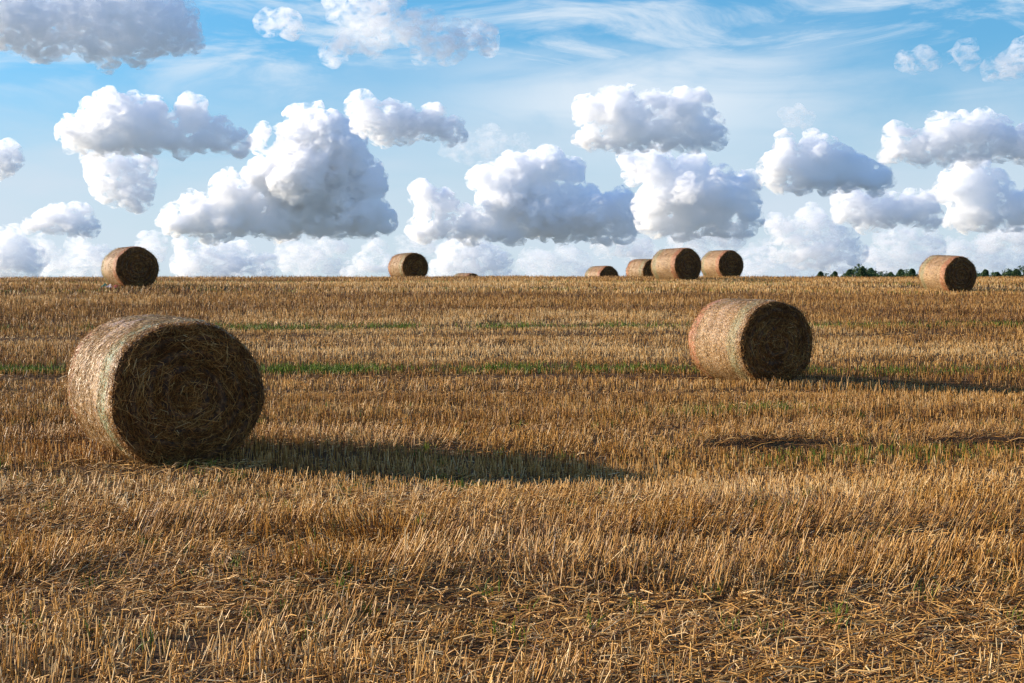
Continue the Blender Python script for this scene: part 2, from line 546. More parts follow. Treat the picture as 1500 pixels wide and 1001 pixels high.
# ------------------------------------------------------------------ green regrowth
def blades(x, y, h, rad, spread=0.35):
    n = len(x)
    lean = np.abs(rng.normal(size=n)) * spread
    a = rng.uniform(0, 6.28, n)
    z = gz(x, y)
    p0 = np.stack([x, y, z], -1)
    d = np.stack([np.cos(a) * np.sin(lean), np.sin(a) * np.sin(lean), np.cos(lean)], -1)
    p1 = p0 + d * (h * 0.6)[:, None]
    p2 = p1 + (d * np.array([1.8, 1.8, 0.8])) * (h * 0.45)[:, None]
    P = np.stack([p0, p1, p2], 1)
    R = np.stack([rad * 0.8, rad, rad * 0.15], -1)
    V, Q, idx, al = tubes(P, R, rng)
    tone = np.clip(0.5 + 0.25 * rng.normal(size=n), 0, 1)
    return V, Q, tone[idx], al


def green_rows(d0, d1, dens, rad, hm):
    x, y = scatter(d0, d1, dens)
    g = zones(x, y)[0]
    patch = sstep(0.30, 0.62, fbm(x * 1.1, y * 1.6, 83, 3))
    k = rng.uniform(size=len(x)) < np.clip(g * 1.2 * (0.25 + patch), 0, 1)
    k &= off_bales(x, y)
    x, y = x[k], y[k]
    return blades(x, y, rng.uniform(0.08, 0.19, len(x)) * hm, np.full(len(x), rad) * rng.uniform(0.7, 1.3, len(x)))


tuft_parts = [green_rows(12, 22, 500, 0.0035, 0.95), green_rows(22, 40, 420, 0.0055, 1.15), green_rows(40, 60, 150, 0.009, 1.0)]
tx, ty = scatter(5.3, 20, 3.2)
hot = fbm(tx * 0.5, ty * 0.7, 91, 2)
k = (hot > 0.45) & off_bales(tx, ty)
tx, ty = tx[k], ty[k]
cnt = rng.randint(3, 16, len(tx))
bx = np.repeat(tx, cnt) + rng.normal(size=cnt.sum()) * 0.035
by = np.repeat(ty, cnt) + rng.normal(size=cnt.sum()) * 0.035
tuft_parts.append(blades(bx, by, rng.uniform(0.05, 0.14, len(bx)), np.full(len(bx), 0.0028), 0.3))
V, Q, T, A = merge(tuft_parts)
me = quads_mesh('green_regrowth', V, Q, {'tone': T, 'along': A})
me.materials.append(straw_material('fresh_green_blades', [(0.0, (0.07, 0.12, 0.008)), (0.5, (0.15, 0.24, 0.016)), (1.0, (0.34, 0.40, 0.05))], 0.75, 0.4, 0.45, 0.3))
o = link(bpy.data.objects.new('green_grass', me))
tag(o, 'fresh green grass blades sprouting in lines between the stubble', 'grass', kind='stuff')

# ------------------------------------------------------------------ bales
def net_material(order, seed_near=False):
    m, nt = new_mat('net_wrapped_straw_' + order)
    out = N(nt, 'ShaderNodeOutputMaterial')
    b = N(nt, 'ShaderNodeBsdfPrincipled')
    tc = N(nt, 'ShaderNodeTexCoord')
    sp = N(nt, 'ShaderNodeSeparateXYZ')
    nt.links.new(tc.outputs['Object'], sp.inputs[0])
    ang = math_node(nt, 'ARCTAN2', sp.outputs[2], sp.outputs[1])
    cb = N(nt, 'ShaderNodeCombineXYZ')
    nt.links.new(sp.outputs[0], cb.inputs[0])
    nt.links.new(math_node(nt, 'MULTIPLY', ang, 0.72), cb.inputs[1])

    def nz(scale, sx, sy, det=3):
        mp = N(nt, 'ShaderNodeMapping')
        mp.inputs['Scale'].default_value = (sx, sy, 1)
        nt.links.new(cb.outputs[0], mp.inputs[0])
        t = N(nt, 'ShaderNodeTexNoise')
        t.inputs['Scale'].default_value = scale
        t.inputs['Detail'].default_value = det
        nt.links.new(mp.outputs[0], t.inputs['Vector'])
        return t.outputs[0]
    straw = ramp(nt, nz(48, 1.0, 0.7, 4), [(0.34, (0.030, 0.012, 0.003)), (0.43, (0.18, 0.078, 0.018)), (0.54, (0.38, 0.18, 0.045)), (0.68, (0.66, 0.41, 0.15))])
    # browner and paler areas across the wrap
    straw = mix_col(nt, math_node(nt, 'MULTIPLY', smooth(nt, nz(3.5, 1, 1, 3), 0.40, 0.62), 0.6), straw, mix_col(nt, 1.0, straw, (0.62, 0.48, 0.34), 'MULTIPLY'))
    # film of white net threads: fine rings round the bale and short slanting links between them
    rings = N(nt, 'ShaderNodeTexWave', wave_type='BANDS', bands_direction='X')
    rings.inputs['Scale'].default_value = 22.0
    rings.inputs['Distortion'].default_value = 0.6
    rings.inputs['Detail Scale'].default_value = 4.0
    nt.links.new(cb.outputs[0], rings.inputs['Vector'])
    speck = smooth(nt, nz(70, 1.0, 0.8, 3), 0.52, 0.62)
    thread = math_node(nt, 'MULTIPLY', smooth(nt, rings.outputs['Fac'], 0.45, 0.85), 0.07)
    netf = math_node(nt, 'ADD', thread, math_node(nt, 'MULTIPLY', speck, 0.58), clamp=True)
    c = mix_col(nt, netf, straw, (0.82, 0.70, 0.46))
    xx = math_node(nt, 'ADD', sp.outputs[0], math_node(nt, 'MULTIPLY', math_node(nt, 'SUBTRACT', nz(6, 1, 1), 0.5), 0.04))

    def stripe(c0, w, strength):
        d = math_node(nt, 'ABSOLUTE', math_node(nt, 'SUBTRACT', xx, c0))
        n = N(nt, 'ShaderNodeMapRange', interpolation_type='SMOOTHSTEP')
        nt.links.new(d, n.inputs[0])
        n.inputs[1].default_value = w; n.inputs[2].default_value = w * 0.45
        n.inputs[3].default_value = 0; n.inputs[4].default_value = strength
        return math_node(nt, 'MULTIPLY', n.outputs[0], smooth(nt, nz(80, 1.0, 0.8, 2), 0.38, 0.56))
    s = 1 if order == 'green_front' else -1
    c = mix_col(nt, stripe(s * 0.52, 0.16, 0.55 if seed_near else 0.38), c, (0.04, 0.30, 0.17))
    c = mix_col(nt, stripe(-s * 0.63, 0.17, 0.55), c, (0.55, 0.095, 0.035))
    nt.links.new(c, b.inputs['Base Color'])
    b.inputs['Roughness'].default_value = 0.42
    b.inputs['Specular IOR Level'].default_value = 0.55
    bp = N(nt, 'ShaderNodeBump')
    bp.inputs['Strength'].default_value = 0.9
    bp.inputs['Distance'].default_value = 0.02
    nt.links.new(math_node(nt, 'ADD', nz(60, 1.0, 0.7), math_node(nt, 'MULTIPLY', netf, 0.3)), bp.inputs['Height'])
    nt.links.new(bp.outputs[0], b.inputs['Normal'])
    nt.links.new(b.outputs[0], out.inputs['Surface'])
    return m


END_STRAW = [(0.0, (0.085, 0.034, 0.008)), (0.35, (0.26, 0.115, 0.027)), (0.65, (0.55, 0.28, 0.072)), (0.9, (0.80, 0.50, 0.18)), (1.0, (0.88, 0.66, 0.32))]
mat_end = straw_material('packed_straw_end', END_STRAW, 0.85, 0.15, 0.6, 0.2)
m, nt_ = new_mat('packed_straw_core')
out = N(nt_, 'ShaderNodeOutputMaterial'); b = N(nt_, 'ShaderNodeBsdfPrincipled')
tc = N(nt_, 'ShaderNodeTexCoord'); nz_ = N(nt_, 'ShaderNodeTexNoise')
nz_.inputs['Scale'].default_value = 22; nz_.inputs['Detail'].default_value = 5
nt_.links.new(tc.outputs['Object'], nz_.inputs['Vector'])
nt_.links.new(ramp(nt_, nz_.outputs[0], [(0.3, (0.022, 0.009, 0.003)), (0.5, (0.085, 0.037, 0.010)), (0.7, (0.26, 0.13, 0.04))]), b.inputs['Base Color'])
b.inputs['Roughness'].default_value = 0.9
bp = N(nt_, 'ShaderNodeBump'); bp.inputs['Distance'].default_value = 0.05
nt_.links.new(nz_.outputs[0], bp.inputs['Height']); nt_.links.new(bp.outputs[0], b.inputs['Normal'])
nt_.links.new(b.outputs[0], out.inputs['Surface'])
mat_core = m
mat_side_straw = straw_material('straw_poking_through_net', [(0, (0.16, 0.075, 0.02)), (0.5, (0.48, 0.28, 0.09)), (1, (0.84, 0.64, 0.36))], 1.0, 0.15, 0.35, 0.5)


def rad_at(th, seed):
    """outline of the bale: a little wider than high, flat where it stands"""
    r = BR * (1 + 0.075 * np.abs(np.cos(th)) ** 2)
    r = r * (1 + 0.012 * np.sin(3 * th + seed) + 0.012 * np.sin(5 * th + 2 * seed) + 0.008 * np.sin(9 * th + seed * 3))
    # flattened foot
    zz = r * np.sin(th)
    lim = -BR * 0.955
    return np.where(zz < lim, lim / np.sin(th), r)


def bale_parts(order, seed, strands_end, strands_side):
    rs = np.random.RandomState(seed)
    NT, NX = 160, 44
    th = np.linspace(0, 2 * math.pi, NT, endpoint=False)
    u = np.linspace(-1, 1, NX)
    TH, U = np.meshgrid(th, u)
    r = rad_at(TH, seed)
    # rounded shoulders, net pulled in at the rims, shallow hoops
    r = r * (1 - 0.045 * np.abs(U) ** 9) * (1 + 0.003 * np.sin(U * 17 + seed) + 0.014 * (vnoise(U * 5 + 9, np.cos(TH) * 4 + seed, 3) - .5) + 0.016 * (vnoise(U * 13, np.cos(TH) * 9 + np.sin(TH) * 7, 5) - .5))
    Vv = np.stack([U * BL / 2, np.cos(TH) * r, np.sin(TH) * r], -1).reshape(-1, 3)
    i = np.arange(NX - 1)[:, None] * NT; j = np.arange(NT)[None, :]
    j2 = (j + 1) % NT
    Qq = np.stack([i + j, i + NT + j, i + NT + j2, i + j2], -1).reshape(-1, 4)
    side = quads_mesh('net_wrap', Vv, Qq, smooth_faces=True)
    side.materials.append(net_material(order, seed == 1))
    ends = []
    for s in (1, -1):
        NR = 30
        rr = np.linspace(0, 1, NR)
        RR, T2 = np.meshgrid(rr, th, indexing='ij')
        Rr = rad_at(T2, seed) * 0.955 * RR
        bulge = 0.035 * (1 - RR ** 2) + 0.05 * (fbm(RR * np.cos(T2) * 5 + 20, RR * np.sin(T2) * 5 + 20, seed + (3 if s > 0 else 8), 4) - .5) * sstep(1.0, 0.9, RR)
        bulge = bulge + 0.022 * np.sin(RR * 30 + T2 + 2.0 * fbm(RR * np.cos(T2) * 3 + 5, RR * np.sin(T2) * 3 + 5, seed, 2)) * sstep(1.0, 0.85, RR) - 0.05 * sstep(0.25, 0.0, RR)
        Vv = np.stack([s * (BL / 2 + bulge), np.cos(T2) * Rr, np.sin(T2) * Rr], -1).reshape(-1, 3)
        i = np.arange(NR - 1)[:, None] * NT
        Qq = np.stack([i + j, i + j2, i + NT + j2, i + NT + j], -1).reshape(-1, 4)
        if s < 0: Qq = Qq[:, ::-1]
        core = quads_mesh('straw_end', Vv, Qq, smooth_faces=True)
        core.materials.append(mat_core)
        # a tangle of stalks on the cut face
        n = strands_end
        q = np.sqrt(rs.uniform(0, 1, n)) * 0.97; t = rs.uniform(0, 6.283, n)
        R0 = rad_at(t, seed) * 0.96 * q
        pos = np.stack([np.zeros(n), np.cos(t) * R0, np.sin(t) * R0], -1)
        tang = np.stack([np.zeros(n), -np.sin(t), np.cos(t)], -1)
        radl = np.stack([np.zeros(n), np.cos(t), np.sin(t)], -1)
        a = rs.normal(size=n) * 0.55
        a = np.where(rs.uniform(size=n) < 0.3, rs.uniform(0, 6.28, n), a)
        d = tang * np.cos(a)[:, None] + radl * np.sin(a)[:, None]
        d[:, 0] = s * np.abs(rs.normal(size=n)) * 0.28
        flip = rs.uniform(size=n) < 0.5
        d[flip, 1:] *= -1
        d /= np.linalg.norm(d, axis=1, keepdims=True)
        L = rs.uniform(0.05, 0.26, n)
        pos[:, 0] = s * (BL / 2 + 0.018 * (1 - q ** 2) + rs.uniform(-0.015, 0.03, n) * np.minimum(1, (1.02 - q) * 6))
        bend = rs.normal(size=(n, 3)) * 0.12
        p0 = pos - d * L[:, None] * 0.5
        p1 = pos + bend * L[:, None]
        p2 = pos + d * L[:, None] * 0.5
        P = np.stack([p0, p1, p2], 1)
        rxy = np.linalg.norm(P[:, :, 1:], axis=2)
        lim = BR * 1.0
        sc_ = np.where(rxy > lim, lim / rxy, 1)[:, :, None]
        P[:, :, 1:] *= sc_
        P[:, :, 0] = np.where(s * P[:, :, 0] < BL / 2 - 0.03, s * (BL / 2 - 0.03), P[:, :, 0])
        r0 = rs.uniform(0.0016, 0.0034, n)
        V1, Q1, idx, al = tubes(P, np.stack([r0, r0 * 1.05, r0 * 0.8], -1), rs)
        tone = np.clip(rs.beta(1.6, 2.6, n) + 0.02 + 0.5 * (fbm(pos[:, 1] * 4 + 9, pos[:, 2] * 4 + 9, seed, 2) - .5), 0, 1)
        # fringe hanging over the rim
        n2 = strands_end // 4
        t = rs.uniform(0, 6.283, n2)
        R0 = rad_at(t, seed) * rs.uniform(0.93, 0.985, n2)
        pos = np.stack([s * (BL / 2 - rs.uniform(0, 0.04, n2)), np.cos(t) * R0, np.sin(t) * R0], -1)
        d = np.stack([s * rs.uniform(0.1, 1.0, n2), np.cos(t) * rs.uniform(-0.4, 0.5, n2) - np.sin(t) * rs.normal(size=n2), np.sin(t) * rs.uniform(-0.4, 0.5, n2) + np.cos(t) * rs.normal(size=n2)], -1)
        d /= np.linalg.norm(d, axis=1, keepdims=True)
        L = rs.uniform(0.03, 0.10, n2)
        P = np.stack([pos, pos + d * L[:, None] * 0.5 + rs.normal(size=(n2, 3)) * 0.005, pos + d * L[:, None]], 1)
        r0 = rs.uniform(0.0014, 0.0026, n2)
        V2, Q2, idx2, al2 = tubes(P, np.stack([r0, r0, r0 * .8], -1), rs)
        tone2 = np.clip(0.45 + 0.25 * rs.normal(size=n2), 0, 1)
        V_, Q_, T_, A_ = merge([(V1, Q1, tone[idx], al), (V2, Q2, tone2[idx2], al2)])
        tm = quads_mesh('loose_stalks', V_, Q_, {'tone': T_, 'along': A_})
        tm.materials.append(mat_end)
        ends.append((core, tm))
    # stalks held under the net, just breaking the outline
    n = strands_side
    t = rs.uniform(0, 6.283, n); xx = rs.uniform(-1, 1, n) * BL / 2 * 0.97
    R0 = rad_at(t, seed) * (1 - 0.045 * np.abs(xx / (BL / 2)) ** 9) * (1.0 + rs.uniform(-0.002, 0.006, n))
    tang = np.stack([np.zeros(n), -np.sin(t), np.cos(t)], -1)
    radl = np.stack([np.zeros(n), np.cos(t), np.sin(t)], -1)
    a = rs.normal(size=n) * 0.75
    d = tang * np.cos(a)[:, None]
    d[:, 0] = np.sin(a)
    L = rs.uniform(0.02, 0.09, n)
    pos = radl * R0[:, None]; pos[:, 0] = xx
    P = np.stack([pos - d * L[:, None] / 2 - radl * 0.004, pos + radl * 0.002, pos + d * L[:, None] / 2 - radl * rs.uniform(-0.010, 0.006, n)[:, None]], 1)
    P[:, :, 0] = np.clip(P[:, :, 0], -BL / 2, BL / 2)
    r0 = rs.uniform(0.0012, 0.0026, n)
    V3, Q3, idx, al = tubes(P, np.stack([r0, r0, r0 * 0.8], -1), rs)
    tone = np.clip(0.5 + 0.3 * rs.normal(size=n), 0, 1)
    st = quads_mesh('trapped_stalks', V3, Q3, {'tone': tone[idx], 'along': np.ones(len(V3))})
    st.materials.append(mat_side_straw)
    return side, ends, st


def make_bale(parts):
    side, ends, st = parts
    root = link(bpy.data.objects.new('straw_bale', None))
    root.empty_display_size = 0.5
    w = link(bpy.data.objects.new('net_wrap', side), root)
    link(bpy.data.objects.new('trapped_stalks', st), w)
    for core, tm in ends:
        e = link(bpy.data.objects.new('straw_end', core), root)
        link(bpy.data.objects.new('loose_stalks', tm), e)
    return root


def copy_tree(o, parent=None):
    c = o.copy()
    COL.objects.link(c)
    if parent is not None: c.parent = parent
    for ch in o.children: copy_tree(ch, c)
    return c


protos = {}
kinds = [('green_front', 1, 5200, 15000), ('green_front', 2, 4200, 11000), ('red_front', 3, 2500, 7000)]
made = []
for n_, (px, d, turn, s, order, label) in enumerate(BALES):
    if n_ == 0: key = kinds[0]
    elif n_ == 1: key = kinds[1]
    elif order == 'green_front': key = kinds[1]
    else: key = kinds[2]
    if key not in protos:
        protos[key] = make_bale(bale_parts(*key)); o = protos[key]
    else:
        o = copy_tree(protos[key])
    x = spot(px, d); z = float(gz(x, d))
    a = math.radians(turn)
    # local +X is the visible end
    tilt = [0.035, 0.02, 0.0, -0.01, 0.02, 0.0, 0.02, -0.01, 0.01, 0.06][n_]
    yaw = math.atan2(-math.cos(a), math.sin(a))
    o.rotation_euler = (0, tilt, yaw)
    o.scale = (s, s, s)
    o.location = (x, d, z + BR * 0.955 * s - 0.015)
    tag(o, label, 'straw bale', 'round straw bales left on the stubble field')
    made.append(o)

# torn net at the foot of the far left bale
def scrap(color, px, d, w, h, seed, label, name='net_scrap'):
    rs = np.random.RandomState(seed)
    nu, nv = 14, 9
    U, Vv = np.meshgrid(np.linspace(-1, 1, nu), np.linspace(0, 1, nv))
    x0 = spot(px, d)
    ruf = (fbm(U * 2.3 + seed, Vv * 2.5 + seed, seed, 3) - .5)
    X_ = x0 + U * w / 2 * (1 - 0.45 * Vv) + ruf * 0.08
    Y_ = d + (Vv - 0.5) * 0.22 + ruf * 0.25
    Z_ = gz(X_, Y_) + 0.04 + h * np.sin(Vv * math.pi * 0.62) * (0.75 + 0.9 * ruf) * (1 - 0.5 * U ** 2)
    i = (np.arange(nv - 1)[:, None] * nu + np.arange(nu - 1)[None, :]).ravel()
    me = quads_mesh(name, np.stack([X_, Y_, Z_], -1).reshape(-1, 3), np.stack([i, i + 1, i + nu + 1, i + nu], -1), smooth_faces=True)
    m, nt = new_mat('torn_net')
    out = N(nt, 'ShaderNodeOutputMaterial'); b = N(nt, 'ShaderNodeBsdfPrincipled')
    nz = N(nt, 'ShaderNodeTexNoise'); nz.inputs['Scale'].default_value = 30
    g = N(nt, 'ShaderNodeNewGeometry'); nt.links.new(g.outputs['Position'], nz.inputs['Vector'])
    nt.links.new(ramp(nt, nz.outputs[0], [(0.35, tuple(c * 0.45 for c in color)), (0.6, color)]), b.inputs['Base Color'])
    b.inputs['Roughness'].default_value = 0.5
    nt.links.new(b.outputs[0], out.inputs['Surface'])
    me.materials.append(m)
    o = link(bpy.data.objects.new(name, me))
    so = o.modifiers.new('thickness', 'SOLIDIFY'); so.thickness = 0.008
    tag(o, label, 'net scrap', 'torn net at the foot of the left bale')


scrap((0.03, 0.36, 0.24), 153, 48.75, 0.20, 0.16, 3, 'crumpled green scrap of bale net at the foot of the left skyline bale')
scrap((0.85, 0.74, 0.70), 162, 48.6, 0.26, 0.16, 5, 'pale crumpled scrap of bale net between the green and the red scrap')
scrap((0.80, 0.16, 0.14), 170, 48.45, 0.18, 0.14, 9, 'red scrap of bale net at the foot of the left skyline bale')

# ------------------------------------------------------------------ trees beyond the crest
def leaf_material():
    m, nt = new_mat('dark_foliage')
    out = N(nt, 'ShaderNodeOutputMaterial'); b = N(nt, 'ShaderNodeBsdfPrincipled')
    at = N(nt, 'ShaderNodeAttribute', attribute_name='tone')
    c = ramp(nt, at.outputs['Fac'], [(0, (0.018, 0.045, 0.014)), (0.6, (0.045, 0.095, 0.025)), (1, (0.10, 0.15, 0.04))])
    nt.links.new(c, b.inputs['Base Color']); b.inputs['Roughness'].default_value = 0.7
    t = N(nt, 'ShaderNodeBsdfTranslucent'); nt.links.new(c, t.inputs['Color'])
    mx = N(nt, 'ShaderNodeMixShader'); mx.inputs[0].default_value = 0.25
    nt.links.new(b.outputs[0], mx.inputs[1]); nt.links.new(t.outputs[0], mx.inputs[2])
    nt.links.new(mx.outputs[0], out.inputs['Surface'])
    return m


LEAF = leaf_material()
m, nt_ = new_mat('bark')
out = N(nt_, 'ShaderNodeOutputMaterial'); b = N(nt_, 'ShaderNodeBsdfPrincipled')
nz_ = N(nt_, 'ShaderNodeTexNoise'); nz_.inputs['Scale'].default_value = 12
nt_.links.new(ramp(nt_, nz_.outputs[0], [(0.3, (0.05, 0.035, 0.025)), (0.7, (0.14, 0.10, 0.07))]), b.inputs['Base Color'])
b.inputs['Roughness'].default_value = 0.9
nt_.links.new(b.outputs[0], out.inputs['Surface'])
BARK = m


def tree_meshes(kind, seed):
    """unit height 1, half width about 0.3"""
    rs = np.random.RandomState(seed)
    n = 2600
    pts = []
    if kind == 'pointed':
        lev = rs.uniform(0, 1, n) ** 0.8
        zz = 0.12 + 0.86 * lev
        a = rs.uniform(0, 6.283, n)
        tier = 0.7 + 0.4 * np.abs(np.sin(zz * 19 + a * 0.5))
        arm = 0.45 + 1.1 * vnoise(a * 1.6 + 10, zz * 7, seed)
        rr = (1 - lev) ** 0.65 * 0.30 * tier * arm * np.sqrt(rs.uniform(0.15, 1, n)) + 0.012
        P = np.stack([np.cos(a) * rr, np.sin(a) * rr, zz - rr * 0.25], -1)
    else:
        nc = 16
        c = rs.normal(size=(nc, 3)); c /= np.linalg.norm(c, axis=1, keepdims=True)
        c = c * np.array([0.20, 0.20, 0.26]) * rs.uniform(0.5, 1.1, (nc, 1)) + np.array([0, 0, 0.60])
        cr = rs.uniform(0.08, 0.15, nc)
        w = rs.randint(0, nc, n)
        dd = rs.normal(size=(n, 3)); dd /= np.linalg.norm(dd, axis=1, keepdims=True)
        P = c[w] + dd * (cr[w] * rs.uniform(0.4, 1.0, n) ** 0.5)[:, None]
    u = rs.normal(size=(n, 3)); u /= np.linalg.norm(u, axis=1, keepdims=True)
    v = np.cross(u, rs.normal(size=(n, 3))); v /= np.linalg.norm(v, axis=1, keepdims=True)
    s = rs.uniform(0.012, 0.028, n)[:, None]
    V = np.stack([P + u * s, P + v * s * 0.6, P - u * s, P - v * s * 0.6], 1).reshape(-1, 3)
    Qd = np.arange(4 * n).reshape(-1, 4)
    tone = np.repeat(np.clip(rs.normal(size=n) * 0.25 + 0.45 + 0.25 * (vnoise(P[:, 0] * 8, P[:, 2] * 8, seed) - .5), 0, 1), 4)
    crown = quads_mesh('crown', V, Qd, {'tone': tone})
    crown.materials.append(LEAF)
    # trunk with limbs
    segs = [(np.array([[0, 0, 0], [0.004, 0, 0.35], [0, 0.004, 0.68], [0, 0, 0.95]]), np.array([0.03, 0.022, 0.012, 0.003]))]
    for _ in range(11):
        z0 = rs.uniform(0.2, 0.75); a = rs.uniform(0, 6.283); l = 0.24 * (1 - z0 * 0.8)
        e = np.array([math.cos(a), math.sin(a), 0.35])
        p = np.array([0, 0, z0])
        segs.append((np.array([p, p + e * l * .35, p + e * l * .7, p + e * l]), np.array([0.009, 0.007, 0.004, 0.002])))
    P_ = np.stack([s[0] for s in segs]); R_ = np.stack([s[1] for s in segs])
    Vt, Qt, _, _ = tubes(P_, R_, rs, 6)
    trunk = quads_mesh('trunk', Vt, Qt, smooth_faces=True)
    trunk.materials.append(BARK)
    return crown, trunk


TM = {('pointed', k): tree_meshes('pointed', 100 + k) for k in range(3)}
TM.update({('round', k): tree_meshes('round', 200 + k) for k in range(3)})
# photo x (in the enlarged strip), height above the crest in strip pixels, width, kind, label
TREES = [
    (100, 27, 42, 'pointed', 'leftmost tree on the horizon, small and pointed'),
    (140, 10, 36, 'round', 'low bush just right of the leftmost pointed tree'),
    (200, 27, 44, 'pointed', 'small pointed tree second from the left on the horizon'),
    (256, 23, 34, 'round', 'small round bush just left of the dense dark clump'),
    (300, 42, 44, 'pointed', 'left edge tree of the dense dark clump on the horizon'),
    (345, 62, 60, 'round', 'tallest tree of the dense dark clump on the horizon'),
    (385, 56, 50, 'pointed', 'pointed tree just right of the tallest one in the clump'),
    (415, 48, 46, 'round', 'round tree in the middle of the dense dark clump'),
    (445, 50, 48, 'pointed', 'pointed tree in the right half of the dense dark clump'),
    (480, 44, 48, 'round', 'second tree from the right end of the dense dark clump'),
    (515, 24, 46, 'round', 'low tree at the right end of the dense dark clump'),
    (582, 22, 16, 'pointed', 'tiny slim tree alone between the two clumps'),
    (650, 42, 44, 'pointed', 'left tree of the small clump left of the right skyline bale'),
    (687, 36, 34, 'round', 'middle tree of the small clump left of the right skyline bale'),
    (728, 46, 60, 'pointed', 'broadest tree of the small clump left of the right skyline bale'),
    (765, 18, 36, 'round', 'low bush touching the left side of the right skyline bale'),
    (1170, 26, 50, 'round', 'low tree touching the right side of the right skyline bale'),
    (1232, 40, 56, 'pointed', 'second tree to the right of the right skyline bale'),
    (1282, 30, 44, 'round', 'third tree to the right of the right skyline bale'),
    (1312, 24, 30, 'pointed', 'short tree fourth to the right of the right skyline bale'),
    (1362, 34, 60, 'round', 'broad round tree fifth to the right of the right skyline bale'),
    (1402, 34, 40, 'pointed', 'pointed tree sixth to the right of the right skyline bale'),
    (1444, 44, 40, 'pointed', 'tall slim tree near the right edge of the horizon'),
    (1492, 52, 60, 'round', 'rightmost tree on the horizon, cut by the picture edge'),
]
rt = random.Random(4)
for i, (X_, hh, ww, kind, label) in enumerate(TREES):
    px = 1180 + X_ / 4.6875
    d = 225 + rt.uniform(-18, 25)
    x = spot(px, d); z = float(gz(x, d))
    top = CAMZ + (HZ - (403.3 - hh / 4.6875)) / F * d
    H = top - z
    Wd = ww / 4.6875 / F * d
    crown, trunk = TM[(kind, i % 3)]
    root = link(bpy.data.objects.new('tree', None))
    root.location = (x, d, z - 0.05)
    sxy = max(Wd * 2.5, H * 1.25)
    root.scale = (sxy, sxy, H / (0.98 if kind == 'pointed' else 0.93))
    root.rotation_euler = (0, 0, rt.uniform(0, 6.28))
    link(bpy.data.objects.new('crown', crown), root)
    link(bpy.data.objects.new('trunk', trunk), root)
    tag(root, label, 'tree', 'trees beyond the crest of the field')

# ------------------------------------------------------------------ cumulus clouds: closed bodies of vapour kilometres away
def vapour(name, dens, S=1.0, shred=0.0, aniso=0.3):
    """vapour of one cloud; shred tears its density into wisps"""
    m, nt = new_mat(name)
    o = N(nt, 'ShaderNodeOutputMaterial'); v = N(nt, 'ShaderNodeVolumeScatter')
    v.inputs['Color'].default_value = (1, 1, 1, 1)
    v.inputs['Density'].default_value = dens
    v.inputs['Anisotropy'].default_value = aniso
    if shred > 0:
        g = N(nt, 'ShaderNodeTexCoord')
        mp = N(nt, 'ShaderNodeMapping'); mp.inputs['Scale'].default_value = (1.0, 1.0, 1.5); mp.inputs['Rotation'].default_value = (0, 0.5, 0)
        nt.links.new(g.outputs['Object'], mp.inputs[0])
        nz = N(nt, 'ShaderNodeTexNoise')
        nz.inputs['Scale'].default_value = 1.0 / (17 * S)
        nz.inputs['Detail'].default_value = 5
        nz.inputs['Roughness'].default_value = 0.66
        nz.inputs['Distortion'].default_value = 0.7
        nt.links.new(mp.outputs[0], nz.inputs['Vector'])
        d = smooth(nt, nz.outputs[0], 0.46, 0.60)
        nt.links.new(math_node(nt, 'MULTIPLY', d, dens * (1 + 1.5 * shred)), v.inputs['Density'])
        m.cycles.volume_step_rate = 0.4
    nt.links.new(v.outputs[0], o.inputs['Volume'])
    return m


_bm = bmesh.new(); bmesh.ops.create_icosphere(_bm, subdivisions=2, radius=1)
IV = np.array([a.co[:] for a in _bm.verts]); IF = np.array([[c.index for c in a.verts] for a in _bm.faces]); _bm.free()
TEX = {}
def tex(kind, size, depth=2):
    k = (kind, size, depth)
    if k not in TEX:
        t = bpy.data.textures.new('cloud_relief', kind); t.noise_scale = size
        if kind == 'CLOUDS': t.noise_depth = depth
        TEX[k] = t
    return TEX[k]


